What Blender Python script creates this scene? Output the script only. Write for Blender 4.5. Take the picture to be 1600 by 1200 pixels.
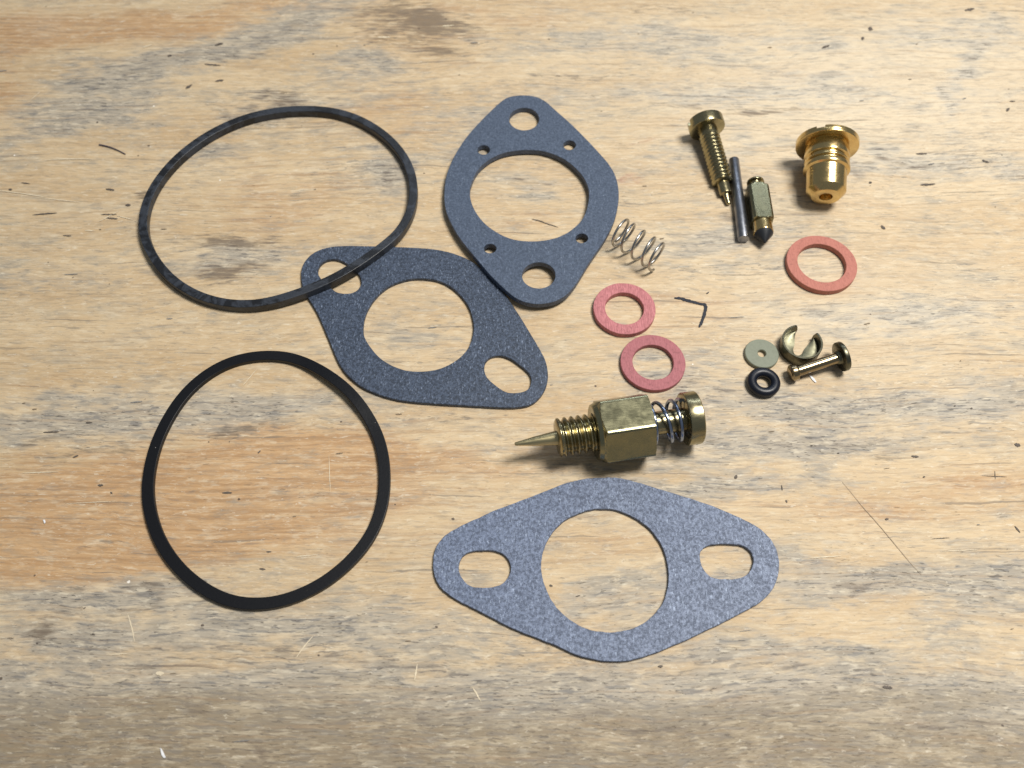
import bpy, math, random
import numpy as np
from mathutils import Vector, Matrix
from mathutils.geometry import tessellate_polygon

random.seed(7)
rng = np.random.RandomState(7)
for o in list(bpy.data.objects):
    bpy.data.objects.remove(o)
SC = bpy.context.scene
COL = SC.collection
MM = 0.001                      # everything below is written in millimetres

# ------------------------------------------------------------------ camera
FPX = 1383.3                    # focal length in photograph pixels (4.15 mm lens, 4.8 mm sensor)
PITCH = math.radians(60.0)      # looking down
DIST = 175.0
CAM = Vector((0, -DIST * math.cos(PITCH), DIST * math.sin(PITCH)))
FWD = Vector((0, math.cos(PITCH), -math.sin(PITCH)))
UPV = Vector((0, math.sin(PITCH), math.cos(PITCH)))
cd = bpy.data.cameras.new('camera')
cd.sensor_width = 4.8
cd.lens = 4.15
cd.clip_start = 0.01
cd.clip_end = 20
cd.dof.use_dof = True
cd.dof.focus_distance = 0.170
cd.dof.aperture_fstop = 3.2
cam = bpy.data.objects.new('camera', cd)
cam.location = CAM * MM
cam.rotation_euler = (math.pi / 2 - PITCH, 0, 0)
COL.objects.link(cam)
SC.camera = cam

# ------------------------------------------------------------------ light
W = bpy.data.worlds.new('World')
SC.world = W
W.use_nodes = True
W.node_tree.nodes['Background'].inputs[0].default_value = (0.84, 0.92, 1.0, 1)
W.node_tree.nodes['Background'].inputs[1].default_value = 0.20


def area(name, loc, target, sx, sy, power, col, roll=0):
    l = bpy.data.lights.new(name, 'AREA')
    l.shape = 'RECTANGLE'
    l.size = sx * MM
    l.size_y = sy * MM
    l.energy = power
    l.color = col
    o = bpy.data.objects.new(name, l)
    o.location = Vector(loc) * MM
    d = Vector(target) - Vector(loc)
    o.rotation_euler = (d.to_track_quat('-Z', 'Y').to_matrix() @ Matrix.Rotation(roll, 3, 'Z')).to_euler()
    COL.objects.link(o)
    return o


area('bench_lamp', (195, 45, 480), (60, 40, 0), 130, 165, 3.5, (1.0, 0.965, 0.90))
area('ceiling_lamp', (300, 1500, 1300), (0, 0, 0), 1200, 160, 5.0, (0.78, 0.88, 1.0))
SC.view_settings.view_transform = 'Standard'
SC.view_settings.look = 'None'
SC.view_settings.exposure = 0.0
SC.view_settings.gamma = 1.0
SC.cycles.max_bounces = 8
SC.cycles.use_denoising = True


# ------------------------------------------------------------------ helpers
def P(px, py, z=0.0):
    """the point of the bench scene at height z that photograph pixel (px,py) shows"""
    d = FWD * FPX + Vector((1, 0, 0)) * (px - 800) + UPV * (600 - py)
    t = (z - CAM.z) / d.z
    return CAM + d * t


def PZ(px, py, zf):
    z = 0.0
    for _ in range(5):
        p = P(px, py, z)
        z = zf(p.x, p.y)
    return P(px, py, z)


def crop(pts, ox, oy, s):
    return [(ox + x * s, oy + y * s) for x, y in pts]


def smooth_closed(pts, n=6):
    out = []
    N = len(pts)
    for i in range(N):
        p0, p1, p2, p3 = (np.array(pts[(i + k) % N], float) for k in (-1, 0, 1, 2))
        for j in range(n):
            t = j / n
            out.append(tuple(0.5 * ((2 * p1) + (-p0 + p2) * t + (2 * p0 - 5 * p1 + 4 * p2 - p3) * t * t
                                    + (-p0 + 3 * p1 - 3 * p2 + p3) * t ** 3)))
    # one pass of smoothing takes the hand tremor out
    a = np.array(out)
    for _ in range(6):
        a = 0.5 * a + 0.25 * (np.roll(a, 1, 0) + np.roll(a, -1, 0))
    return [tuple(v) for v in a]


def ellipse(cx, cy, rx, ry, n=40):
    return [(cx + rx * math.cos(2 * math.pi * i / n), cy + ry * math.sin(2 * math.pi * i / n)) for i in range(n)]


def mesh_obj(name, verts, faces, mat, parent=None, origin=(0, 0, 0), sharp=30, attr=None):
    """verts in scene millimetres; origin in scene millimetres"""
    O = Vector(origin)
    me = bpy.data.meshes.new(name)
    me.from_pydata([tuple((Vector(v) - O) * MM) for v in verts], [], [tuple(f) for f in faces])
    me.validate()
    me.update()
    if sharp is not None:
        me.shade_smooth()
        me.set_sharp_from_angle(angle=math.radians(sharp))
    else:
        me.shade_flat()
    if mat is not None:
        me.materials.append(mat)
    o = bpy.data.objects.new(name, me)
    COL.objects.link(o)
    if parent is not None:
        o.parent = parent
        # children share the thing's origin
        o.location = (Vector(origin) - Vector(parent['o_mm'])) * MM
    else:
        o.location = O * MM
    return o


def empty(name, loc):
    e = bpy.data.objects.new(name, None)
    e.location = Vector(loc) * MM
    e.empty_display_size = 0.004
    e['o_mm'] = tuple(loc)
    COL.objects.link(e)
    return e


def tag(o, label, cat, group=None):
    o['label'] = label
    o['category'] = cat
    if group:
        o['group'] = group
    return o


def frame(axis, up=(0, 0, 1)):
    a = Vector(axis).normalized()
    u = Vector(up)
    x = u.cross(a)
    if x.length < 1e-4:
        x = Vector((1, 0, 0))
    x.normalize()
    y = a.cross(x)
    return x, y, a               # y is the "up" side of the section


def lathe(profile, O, axis, seg=72, rfun=None, cap0=True, cap1=True, roll=0.0):
    """profile: list of (s, r) along axis from O. rfun(s, r, theta) may reshape the radius"""
    x, y, a = frame(axis)
    O = Vector(O)
    V, F = [], []
    n = len(profile)
    for s, r in profile:
        for k in range(seg):
            th = 2 * math.pi * k / seg + roll
            rr = rfun(s, r, th) if rfun else r
            V.append(O + a * s + (x * math.cos(th) + y * math.sin(th)) * rr)
    for i in range(n - 1):
        for k in range(seg):
            k2 = (k + 1) % seg
            F.append((i * seg + k, i * seg + k2, (i + 1) * seg + k2, (i + 1) * seg + k))
    if cap0:
        V.append(O + a * profile[0][0])
        c = len(V) - 1
        for k in range(seg):
            F.append((c, (k + 1) % seg, k))
    if cap1:
        V.append(O + a * profile[-1][0])
        c = len(V) - 1
        b = (n - 1) * seg
        for k in range(seg):
            F.append((c, b + k, b + (k + 1) % seg))
    return V, F


def merge(*vf):
    V, F = [], []
    for v, f in vf:
        b = len(V)
        V += list(v)
        F += [tuple(i + b for i in q) for q in f]
    return V, F


def bev(pts, b=0.12):
    """small round-over at the convex corners of a lathe profile (s,r)"""
    out = [pts[0]]
    for i in range(1, len(pts) - 1):
        p, q, r = (np.array(pts[i + k], float) for k in (-1, 0, 1))
        d1, d2 = p - q, r - q
        l1, l2 = np.linalg.norm(d1), np.linalg.norm(d2)
        if l1 < 1e-6 or l2 < 1e-6:
            out.append(tuple(q)); continue
        bb = min(b, l1 * 0.4, l2 * 0.4)
        out.append(tuple(q + d1 / l1 * bb))
        out.append(tuple(q + d1 / l1 * bb * 0.3 + d2 / l2 * bb * 0.3))
        out.append(tuple(q + d2 / l2 * bb))
    out.append(pts[-1])
    return out


def extrude_local(poly, s0, s1, O, axis, ch=0.12, roll=0.0):
    """poly in section coordinates (x,y), extruded from s0 to s1 with a small chamfer at s1"""
    x, y, a = frame(axis)
    c, s_ = math.cos(roll), math.sin(roll)
    O = Vector(O)
    n = len(poly)
    cx = sum(p[0] for p in poly) / n
    cy = sum(p[1] for p in poly) / n
    rings = []
    sg = 1 if s1 > s0 else -1
    for s, k in ((s0, 0), (s1 - sg * ch, 0), (s1, ch)):
        ring = []
        for px, py in poly:
            dx, dy = px - cx, py - cy
            L = math.hypot(dx, dy)
            q = (L - k) / L if L > 0 else 1
            X, Y = cx + dx * q, cy + dy * q
            X, Y = X * c - Y * s_, X * s_ + Y * c
            ring.append(O + a * s + x * X + y * Y)
        rings.append(ring)
    V = [v for r in rings for v in r]
    F = []
    for i in range(2):
        for k in range(n):
            k2 = (k + 1) % n
            F.append((i * n + k, i * n + k2, (i + 1) * n + k2, (i + 1) * n + k))
    F.append(tuple(range(n))[::-1])
    F.append(tuple(range(2 * n, 3 * n)))
    return V, F


def slotted_disc(r, s_back, s_mid, s_face, slot_w, O, axis, roll=0.0, b=0.25):
    """screw head: a turned disc with two half moons left standing either side of the slot"""
    sg = 1 if s_face > s_mid else -1
    d1 = lathe(bev([(s_back, 0.02), (s_back, r), (s_mid, r)], b), O, axis, 72)
    parts = [d1]
    for side in (1, -1):
        h = slot_w / 2
        a0 = math.asin(h / r)
        poly = [(r * math.cos(t) * 1.0, side * r * math.sin(t)) for t in np.linspace(a0, math.pi - a0, 30)]
        if side < 0:
            poly = poly[::-1]
        parts.append(extrude_local(poly, s_mid, s_face, O, axis, ch=0.18, roll=roll))
    return merge(*parts)


def helix_tube(O, axis, R, wire, s0, s1, turns, phase=0.0, n=40, k=10, sfun=None, hand=1):
    x, y, a = frame(axis)
    O = Vector(O)
    N = int(turns * n) + 1
    pts = []
    for i in range(N):
        t = i / (N - 1)
        u = sfun(t) if sfun else t
        th = phase + hand * 2 * math.pi * turns * t
        pts.append(O + a * (s0 + (s1 - s0) * u) + (x * math.cos(th) + y * math.sin(th)) * R)
    return tube(pts, wire, k)


def tube(pts, r, k=10, closed=False):
    V, F = [], []
    N = len(pts)
    pts = [Vector(p) for p in pts]
    prev = None
    for i, p in enumerate(pts):
        t = (pts[min(i + 1, N - 1)] - pts[max(i - 1, 0)]).normalized()
        if prev is None:
            u = t.orthogonal().normalized()
        else:
            u = (prev - t * prev.dot(t)).normalized()
        prev = u
        v = t.cross(u)
        rr = r(i / (N - 1)) if callable(r) else r
        for j in range(k):
            th = 2 * math.pi * j / k
            V.append(p + (u * math.cos(th) + v * math.sin(th)) * rr)
    for i in range(N - 1):
        for j in range(k):
            j2 = (j + 1) % k
            F.append((i * k + j, i * k + j2, (i + 1) * k + j2, (i + 1) * k + j))
    F.append(tuple(range(k))[::-1])
    F.append(tuple(range((N - 1) * k, N * k)))
    return V, F


def inset(loop, d):
    """offset a closed 2-D loop towards its inside (positive d shrinks a counter-clockwise loop)"""
    a = np.array(loop)
    t = np.roll(a, -1, 0) - np.roll(a, 1, 0)
    t /= np.maximum(np.linalg.norm(t, axis=1, keepdims=True), 1e-9)
    nrm = np.stack([-t[:, 1], t[:, 0]], 1)
    area_ = 0.5 * np.sum(a[:, 0] * np.roll(a[:, 1], -1) - np.roll(a[:, 0], -1) * a[:, 1])
    return a + nrm * d * (1 if area_ > 0 else -1)


def ragged(loop, amp, seed):
    r = np.random.RandomState(seed)
    a = np.array(loop)
    n = len(a)
    w = r.randn(n)
    w = 0.6 * w + 0.4 * np.roll(w, 1) + 0.5 * np.repeat(r.randn(n // 5 + 1), 5)[:n]
    return inset(a, 0) + (inset(a, 1) - a) * (w * amp)[:, None]


def plate(name, outer, holes, ztop, thick, mat, parent=None, edge=0.07, rag=0.0, seed=1, bend=True, zbot=None):
    """punched sheet: outlines in photograph pixels of its top rim, laid at their own height"""
    loops = []
    for i, L in enumerate([outer] + holes):
        w = [PZ(x, y, ztop) for x, y in L]
        l2 = [(p.x, p.y) for p in w]
        if rag:
            l2 = [tuple(v) for v in ragged(l2, rag, seed + i)]
        loops.append(np.array(l2))
    return plate_world(name, loops, ztop, thick, mat, parent, edge)


def plate_world(name, loops, ztop, thick, mat, parent=None, edge=0.07, sharp=25, origin=None):
    V, F = [], []
    tess_in = []
    idx_top, idx_bot = [], []
    cen = loops[0].mean(0)
    for i, L in enumerate(loops):
        ins = inset(L, edge if i == 0 else -edge)
        n = len(L)
        b = len(V)
        rings = [(ins, 0.0), (L, edge), (L, thick - edge * 0.5), (inset(L, edge * 0.5 if i == 0 else -edge * 0.5), thick)]
        for pts, dz in rings:
            for x, y in pts:
                V.append((x, y, ztop(x, y) - dz))
        for r_ in range(3):
            for k in range(n):
                k2 = (k + 1) % n
                F.append((b + r_ * n + k, b + r_ * n + k2, b + (r_ + 1) * n + k2, b + (r_ + 1) * n + k))
        idx_top += list(range(b, b + n))
        idx_bot += list(range(b + 3 * n, b + 4 * n))
        tess_in.append([Vector((x, y, 0)) for x, y in ins])
    tr = tessellate_polygon(tess_in)
    for t in tr:
        F.append(tuple(idx_top[k] for k in t))
        F.append(tuple(idx_bot[k] for k in reversed(t)))
    O = origin or (cen[0], cen[1], ztop(cen[0], cen[1]) - thick)
    o = mesh_obj(name, V, F, mat, parent, O, sharp=sharp)
    import bmesh
    bm = bmesh.new()
    bm.from_mesh(o.data)
    bmesh.ops.recalc_face_normals(bm, faces=bm.faces)
    bm.to_mesh(o.data)
    bm.free()
    return o


def fix_normals(o):
    import bmesh
    bm = bmesh.new()
    bm.from_mesh(o.data)
    bmesh.ops.recalc_face_normals(bm, faces=bm.faces)
    bm.to_mesh(o.data)
    bm.free()
    return o


# ------------------------------------------------------------------ materials
class NT:
    def __init__(self, name):
        self.m = bpy.data.materials.new(name)
        self.m.use_nodes = True
        self.t = self.m.node_tree
        self.b = self.t.nodes['Principled BSDF']
        self.co = None

    def n(self, typ, **kw):
        nd = self.t.nodes.new(typ)
        for k, v in kw.items():
            setattr(nd, k, v)
        return nd

    def put(self, sock, v):
        if isinstance(v, bpy.types.NodeSocket):
            self.t.links.new(v, sock)
        elif isinstance(v, (tuple, list)):
            sock.default_value = tuple(v) + ((1,) if len(v) == 3 and len(sock.default_value) == 4 else ())
        else:
            sock.default_value = v

    def coord(self, scale=(1, 1, 1), rot=0.0, loc=(0, 0, 0), src=None):
        """object coordinates in millimetres, rotated about Z, then scaled"""
        if self.co is None:
            tc = self.n('ShaderNodeTexCoord')
            v = self.n('ShaderNodeVectorMath', operation='SCALE')
            self.t.links.new(tc.outputs['Object'], v.inputs[0])
            v.inputs['Scale'].default_value = 1000.0
            self.co = v.outputs[0]
        s = src or self.co
        mp = self.n('ShaderNodeMapping')
        self.t.links.new(s, mp.inputs[0])
        mp.inputs['Rotation'].default_value = (0, 0, rot)
        mp.inputs['Scale'].default_value = scale
        mp.inputs['Location'].default_value = loc
        return mp.outputs[0]

    def noise(self, vec, scale=1.0, detail=3.0, rough=0.55, dist=0.0, out='Fac'):
        nd = self.n('ShaderNodeTexNoise')
        self.t.links.new(vec, nd.inputs['Vector'])
        nd.inputs['Scale'].default_value = scale
        nd.inputs['Detail'].default_value = detail
        nd.inputs['Roughness'].default_value = rough
        nd.inputs['Distortion'].default_value = dist
        return nd.outputs[out]

    def math(self, op, a, b=0.0, c=None, clamp=False):
        nd = self.n('ShaderNodeMath', operation=op, use_clamp=clamp)
        self.put(nd.inputs[0], a)
        self.put(nd.inputs[1], b)
        if c is not None:
            self.put(nd.inputs[2], c)
        return nd.outputs[0]

    def rng(self, v, a, b, c=0.0, d=1.0, smooth=True):
        nd = self.n('ShaderNodeMapRange', interpolation_type='SMOOTHSTEP' if smooth else 'LINEAR')
        nd.clamp = True if not smooth else nd.clamp
        self.put(nd.inputs[0], v)
        for i, q in enumerate((a, b, c, d)):
            self.put(nd.inputs[1 + i], q)
        return nd.outputs[0]

    def mix(self, f, a, b, mode='MIX'):
        nd = self.n('ShaderNodeMix', data_type='RGBA', blend_type=mode)
        nd.clamp_factor = True
        self.put(nd.inputs[0], f)
        self.put(nd.inputs[6], a)
        self.put(nd.inputs[7], b)
        return nd.outputs[2]

    def bump(self, h, strength, dist_mm):
        nd = self.n('ShaderNodeBump')
        nd.inputs['Strength'].default_value = strength
        nd.inputs['Distance'].default_value = dist_mm * MM
        self.t.links.new(h, nd.inputs['Height'])
        self.t.links.new(nd.outputs[0], self.b.inputs['Normal'])


def set_b(N, **kw):
    names = dict(base='Base Color', metal='Metallic', rough='Roughness', spec='Specular IOR Level',
                 coat='Coat Weight', coatr='Coat Roughness', sheen='Sheen Weight', aniso='Anisotropic')
    for k, v in kw.items():
        N.put(N.b.inputs[names[k]], v)


def mat_gasket(name, dark, light, fleck, fleck_amt, spec=0.5, rough=0.5):
    N = NT(name)
    c = N.coord()
    n1 = N.noise(c, 2.1, 4, 0.8)
    f1 = N.noise(N.coord((2.9, 0.9, 1), 0.5), 1.0, 3, 0.7)
    f2 = N.noise(N.coord((2.9, 0.9, 1), 1.7, (9, 4, 0)), 1.0, 3, 0.7)
    f3 = N.noise(N.coord((2.9, 0.9, 1), 2.7, (3, 14, 0)), 1.0, 3, 0.7)
    mx = N.math('MAXIMUM', N.math('MAXIMUM', f1, f2), f3)
    fl = N.rng(mx, 0.60, 0.72)
    big = N.noise(c, 0.12, 3, 0.5)
    base = N.mix(N.rng(n1, 0.38, 0.64), dark, light)
    base = N.mix(N.math('MULTIPLY', fl, N.rng(big, 0.3, 0.7, fleck_amt * 0.6, fleck_amt)), base, fleck)
    fine = N.noise(c, 5.0, 2, 0.8)
    base = N.mix(N.rng(fine, 0.56, 0.70, 0, 0.5), base, tuple(v * 0.45 for v in dark))
    set_b(N, base=base, rough=N.rng(n1, 0.3, 0.7, rough + 0.08, rough - 0.08), spec=spec)
    N.bump(N.math('ADD', fine, N.math('MULTIPLY', mx, 1.2)), 0.55, 0.05)
    return N.m


def mat_metal(name, col, col2, rough=0.22, brushed=(1, 1, 14), tarn=0.35, spots=0.0, bump=0.25):
    N = NT(name)
    c = N.coord()
    big = N.noise(c, 0.45, 4, 0.6)
    br = N.noise(N.coord(brushed), 1.0, 3, 0.7)
    sp = N.noise(c, 2.6, 3, 0.7)
    base = N.mix(N.rng(big, 0.35, 0.7, 0, tarn), col, col2)
    base = N.mix(N.rng(sp, 0.6, 0.75, 0, spots), base, tuple(v * 0.4 for v in col2))
    r = N.math('ADD', N.rng(big, 0.3, 0.7, rough - 0.03, rough + 0.06), N.rng(br, 0.3, 0.7, -0.04, 0.05))
    set_b(N, base=base, metal=1.0, rough=r)
    N.bump(br, bump, 0.02)
    return N.m


def mat_rubber(name, dusty=0.0, base=(0.010, 0.011, 0.013), rough=0.32, dust_col=(0.075, 0.09, 0.12), spec=0.35):
    N = NT(name)
    c = N.coord()
    a = N.noise(c, 0.22, 5, 0.70, 0.6)
    b = N.noise(c, 3.0, 3, 0.7)
    m = N.math('MULTIPLY', N.rng(a, 0.45, 0.56), N.rng(b, 0.2, 0.65, 0.55, 1.0))
    col = N.mix(N.math('MULTIPLY', m, dusty), base, dust_col)
    speck = N.rng(N.noise(c, 2.2, 1, 0.5), 0.80, 0.84)
    col = N.mix(speck, col, (0.35, 0.33, 0.30))
    set_b(N, base=col, rough=N.math('ADD', N.math('MULTIPLY', m, 0.25 * dusty), N.rng(b, 0.3, 0.7, rough, rough + 0.08)), spec=spec)
    N.bump(N.math('ADD', b, a), 0.25, 0.05)
    return N.m


def mat_fibre(name, col, rib_rot, rib=0.5, side=None):
    """vulcanised fibre: felted red paper with a fine woven rib"""
    N = NT(name)
    c = N.coord()
    n = N.noise(c, 1.6, 4, 0.7)
    f = N.noise(N.coord((5.5, 0.7, 1), rib_rot), 1.0, 3, 0.65)
    g = N.noise(N.coord((1.0, 8.0, 1), rib_rot + 0.3), 1.0, 2, 0.6)
    dk = tuple(v * 0.55 for v in col)
    lt = tuple(min(1, v * 1.45 + 0.03) for v in col)
    base = N.mix(N.rng(f, 0.35, 0.65, 0, rib), col, lt)
    base = N.mix(N.rng(n, 0.50, 0.72, 0, 0.6), base, dk)
    base = N.mix(N.rng(g, 0.62, 0.76, 0, 0.4), base, lt)
    set_b(N, base=base, rough=0.62, spec=0.35)
    N.bump(N.math('ADD', f, N.math('MULTIPLY', n, 0.6)), 0.45, 0.07)
    return N.m


def mat_plain(name, col, rough=0.5, spec=0.4, var=0.25, metal=0.0):
    N = NT(name)
    c = N.coord()
    n = N.noise(c, 1.5, 4, 0.65)
    base = N.mix(N.rng(n, 0.35, 0.7, 0, 1), tuple(v * (1 + var * 0.3) for v in col), tuple(v * (1 - var) for v in col))
    set_b(N, base=base, rough=N.rng(n, 0.3, 0.7, rough - 0.05, rough + 0.06), spec=spec, metal=metal)
    N.bump(n, 0.2, 0.03)
    return N.m


def mat_wood():
    N = NT('weathered_plywood')
    A = N.n('ShaderNodeVertexColor', layer_name='stain_shade_a').outputs[0]
    B = N.n('ShaderNodeVertexColor', layer_name='stain_b').outputs[0]
    sa = N.n('ShaderNodeSeparateColor'); N.t.links.new(A, sa.inputs[0])
    sb = N.n('ShaderNodeSeparateColor'); N.t.links.new(B, sb.inputs[0])
    orange, grey, dark = sa.outputs
    dens, red, pale = sb.outputs
    GR = math.radians(-4.5)
    # the grain wanders: bend the coordinates across the grain by a slow noise
    c0 = N.coord()
    w = N.noise(N.coord((0.018, 0.035, 1), GR), 1.0, 2, 0.5, out='Color')
    vm = N.n('ShaderNodeVectorMath', operation='SUBTRACT'); N.t.links.new(w, vm.inputs[0]); vm.inputs[1].default_value = (0.5, 0.5, 0.5)
    vs = N.n('ShaderNodeVectorMath', operation='MULTIPLY'); N.t.links.new(vm.outputs[0], vs.inputs[0]); vs.inputs[1].default_value = (10, 6, 0)
    va = N.n('ShaderNodeVectorMath', operation='ADD'); N.t.links.new(c0, va.inputs[0]); N.t.links.new(vs.outputs[0], va.inputs[1])
    # small frays
    w2 = N.noise(N.coord((0.25, 0.5, 1), GR), 1.0, 3, 0.6, out='Color')
    vm2 = N.n('ShaderNodeVectorMath', operation='SUBTRACT'); N.t.links.new(w2, vm2.inputs[0]); vm2.inputs[1].default_value = (0.5, 0.5, 0.5)
    vs2 = N.n('ShaderNodeVectorMath', operation='MULTIPLY'); N.t.links.new(vm2.outputs[0], vs2.inputs[0]); vs2.inputs[1].default_value = (3.0, 0.75, 0)
    vb = N.n('ShaderNodeVectorMath', operation='ADD'); N.t.links.new(va.outputs[0], vb.inputs[0]); N.t.links.new(vs2.outputs[0], vb.inputs[1])
    g = vb.outputs[0]

    def G(su, sv, off=(0, 0, 0)):
        return N.coord((1.0 / su, 1.0 / sv, 1), GR, off, src=g)

    band = N.noise(G(80, 10), 1.0, 3, 0.55)
    line = N.noise(G(26, 0.8, (3, 1, 0)), 1.0, 4, 0.58)
    crack = N.noise(G(34, 0.9, (8, 31, 0)), 1.0, 3, 0.55)
    fibre = N.noise(G(2.8, 0.28, (7, 2, 0)), 1.0, 3, 0.65)
    mott = N.noise(G(5.0, 1.5, (1, 9, 0)), 1.0, 4, 0.65)
    mott2 = N.noise(G(16, 4.5, (5, 5, 0)), 1.0, 5, 0.68)
    smear = N.noise(G(4.6, 1.0, (14, 6, 0)), 1.0, 3, 0.60)
    smear2 = N.noise(G(3.6, 0.85, (4, 46, 0)), 1.0, 3, 0.60)
    dash = N.noise(G(4.4, 0.62, (11, 3, 0)), 1.0, 3, 0.62)
    dash2 = N.noise(G(1.9, 0.34, (21, 13, 0)), 1.0, 2, 0.6)
    blotch = N.noise(G(20, 5, (31, 3, 0)), 1.0, 4, 0.62)
    chip = N.noise(G(2.4, 0.8, (2, 33, 0)), 1.0, 4, 0.75)
    grit = N.noise(c0, 2.4, 3, 0.8)
    # where the face is weathered (rough, grey, streaky) and where it is still sound
    pm = N.rng(N.math('ADD', N.math('MULTIPLY', N.math('SUBTRACT', blotch, 0.5), 2.2), N.math('MULTIPLY', dens, 0.75)), 0.0, 0.75)

    base = N.mix(N.rng(band, 0.32, 0.68), (0.590, 0.450, 0.280), (0.510, 0.365, 0.210))
    base = N.mix(N.rng(mott2, 0.44, 0.64, 0, 0.40), base, (0.540, 0.450, 0.315))
    # heartwood / glue show-through
    o_m = N.math('ADD', orange, N.math('MULTIPLY', N.math('SUBTRACT', mott2, 0.5), 1.0))
    o_m = N.math('ADD', o_m, N.math('MULTIPLY', N.math('SUBTRACT', line, 0.5), 0.7))
    o_f = N.rng(o_m, 0.15, 0.70, 0, 0.95)
    base = N.mix(o_f, base, N.mix(N.rng(line, 0.34, 0.64), (0.540, 0.345, 0.180), (0.415, 0.240, 0.115)))
    base = N.mix(N.rng(pale, 0.0, 1.0, 0, 0.60), base, (0.70, 0.625, 0.495))
    # handling grime, greyed fibre, and bottom-edge shade painted into the colour
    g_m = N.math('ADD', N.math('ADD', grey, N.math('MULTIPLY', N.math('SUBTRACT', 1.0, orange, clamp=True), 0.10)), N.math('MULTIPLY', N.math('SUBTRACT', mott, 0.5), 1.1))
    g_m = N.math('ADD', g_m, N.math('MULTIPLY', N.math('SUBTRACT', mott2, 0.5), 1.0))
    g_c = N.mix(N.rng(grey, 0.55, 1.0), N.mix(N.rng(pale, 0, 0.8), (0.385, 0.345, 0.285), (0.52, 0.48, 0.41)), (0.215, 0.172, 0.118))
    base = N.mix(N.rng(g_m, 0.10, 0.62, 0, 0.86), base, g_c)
    base = N.mix(N.rng(pm, 0.0, 1.0, 0, 0.15), base, (0.400, 0.365, 0.305))
    base = N.mix(N.math('MULTIPLY', N.rng(mott2, 0.50, 0.66), N.rng(g_m, 0.1, 0.7, 0.12, 0.40)), base, (0.235, 0.205, 0.165))
    base = N.mix(N.math('MULTIPLY', N.rng(mott2, 0.48, 0.34), N.rng(g_m, 0.1, 0.7, 0.05, 0.35)), base, (0.60, 0.50, 0.35))
    # worn surface: soft light and dark smears along the grain
    pm = N.math('MAXIMUM', N.math('MULTIPLY', pm, 0.75), N.rng(g_m, 0.15, 0.8))
    amp = N.math('MULTIPLY', N.rng(pm, 0.0, 1.0, 0.36, 0.82), N.rng(grey, 0.55, 0.95, 1.0, 0.32))
    base = N.mix(N.math('MULTIPLY', N.rng(mott, 0.50, 0.66), N.math('MULTIPLY', amp, 0.42)), base, (0.270, 0.235, 0.185))
    base = N.mix(N.math('MULTIPLY', N.rng(mott, 0.48, 0.32), 0.40), base, (0.670, 0.580, 0.430))
    base = N.mix(N.math('MULTIPLY', N.rng(smear, 0.53, 0.64), N.math('MULTIPLY', amp, 0.50)), base, (0.255, 0.215, 0.165))
    base = N.mix(N.math('MULTIPLY', N.rng(smear2, 0.55, 0.68), N.math('MULTIPLY', amp, 0.55)), base, (0.740, 0.660, 0.510))
    # growth lines and fibres
    base = N.mix(N.rng(line, 0.53, 0.68, 0, 0.34), base, (0.330, 0.215, 0.120))
    base = N.mix(N.rng(fibre, 0.53, 0.72, 0, 0.42), base, (0.240, 0.185, 0.130))
    base = N.mix(N.rng(fibre, 0.46, 0.30, 0, 0.30), base, (0.740, 0.640, 0.480))
    base = N.mix(N.rng(crack, 0.640, 0.70, 0, 0.62), base, (0.190, 0.150, 0.115))
    # blue-grey mildew in short streaks, gathered in patches
    st = N.rng(N.math('ADD', dash, N.math('MULTIPLY', pm, 0.08)), 0.575, 0.69)
    base = N.mix(N.math('MULTIPLY', st, N.rng(amp, 0.4, 0.95, 0.34, 0.72)), base, (0.165, 0.160, 0.158))
    st2 = N.rng(N.math('ADD', dash2, N.math('MULTIPLY', pm, 0.08)), 0.66, 0.76)
    base = N.mix(N.math('MULTIPLY', st2, N.rng(amp, 0.4, 0.95, 0.45, 0.85)), base, (0.100, 0.085, 0.072))
    # lifted pale chips
    base = N.mix(N.rng(chip, 0.60, 0.68, 0, 0.45), base, (0.740, 0.670, 0.540))
    # named stains
    d_m = N.math('ADD', dark, N.math('MULTIPLY', N.math('SUBTRACT', dash, 0.5), 1.6))
    d_m = N.math('ADD', d_m, N.math('MULTIPLY', N.math('SUBTRACT', mott, 0.5), 0.9))
    d_m = N.math('MULTIPLY', N.rng(d_m, 0.18, 0.85), N.rng(dark, 0.02, 0.2))
    base = N.mix(N.math('MULTIPLY', d_m, 0.78), base, (0.150, 0.112, 0.080))
    r_m = N.rng(N.math('ADD', red, N.math('MULTIPLY', N.math('SUBTRACT', fibre, 0.5), 1.2)), 0.25, 0.9)
    base = N.mix(N.math('MULTIPLY', r_m, 0.5), base, (0.33, 0.12, 0.085))
    base = N.mix(N.rng(grit, 0.60, 0.78, 0, 0.22), base, (0.20, 0.16, 0.12))
    # pin-head specks
    vor = N.n('ShaderNodeTexVoronoi', feature='F1')
    N.t.links.new(N.coord((1 / 5.5, 1 / 4.5, 1), 0.3), vor.inputs['Vector'])
    vor.inputs['Scale'].default_value = 1.0
    sv = N.n('ShaderNodeSeparateColor'); N.t.links.new(vor.outputs['Color'], sv.inputs[0])
    rad = N.rng(sv.outputs[0], 0.4, 1.0, 0.0, 0.055)
    spk = N.math('LESS_THAN', N.math('ADD', vor.outputs['Distance'], N.math('MULTIPLY', N.math('SUBTRACT', grit, 0.5), 0.06)), rad)
    base = N.mix(N.math('MULTIPLY', spk, 0.85), base, N.mix(N.math('GREATER_THAN', sv.outputs[1], 0.8), (0.07, 0.05, 0.04), (0.85, 0.8, 0.72)))
    set_b(N, base=base, spec=0.30, rough=N.rng(mott, 0.3, 0.7, 0.66, 0.50))
    h = N.math('ADD', N.math('MULTIPLY', line, 0.8), N.math('MULTIPLY', fibre, 0.7))
    h = N.math('ADD', h, N.math('MULTIPLY', st2, -0.5))
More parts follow.
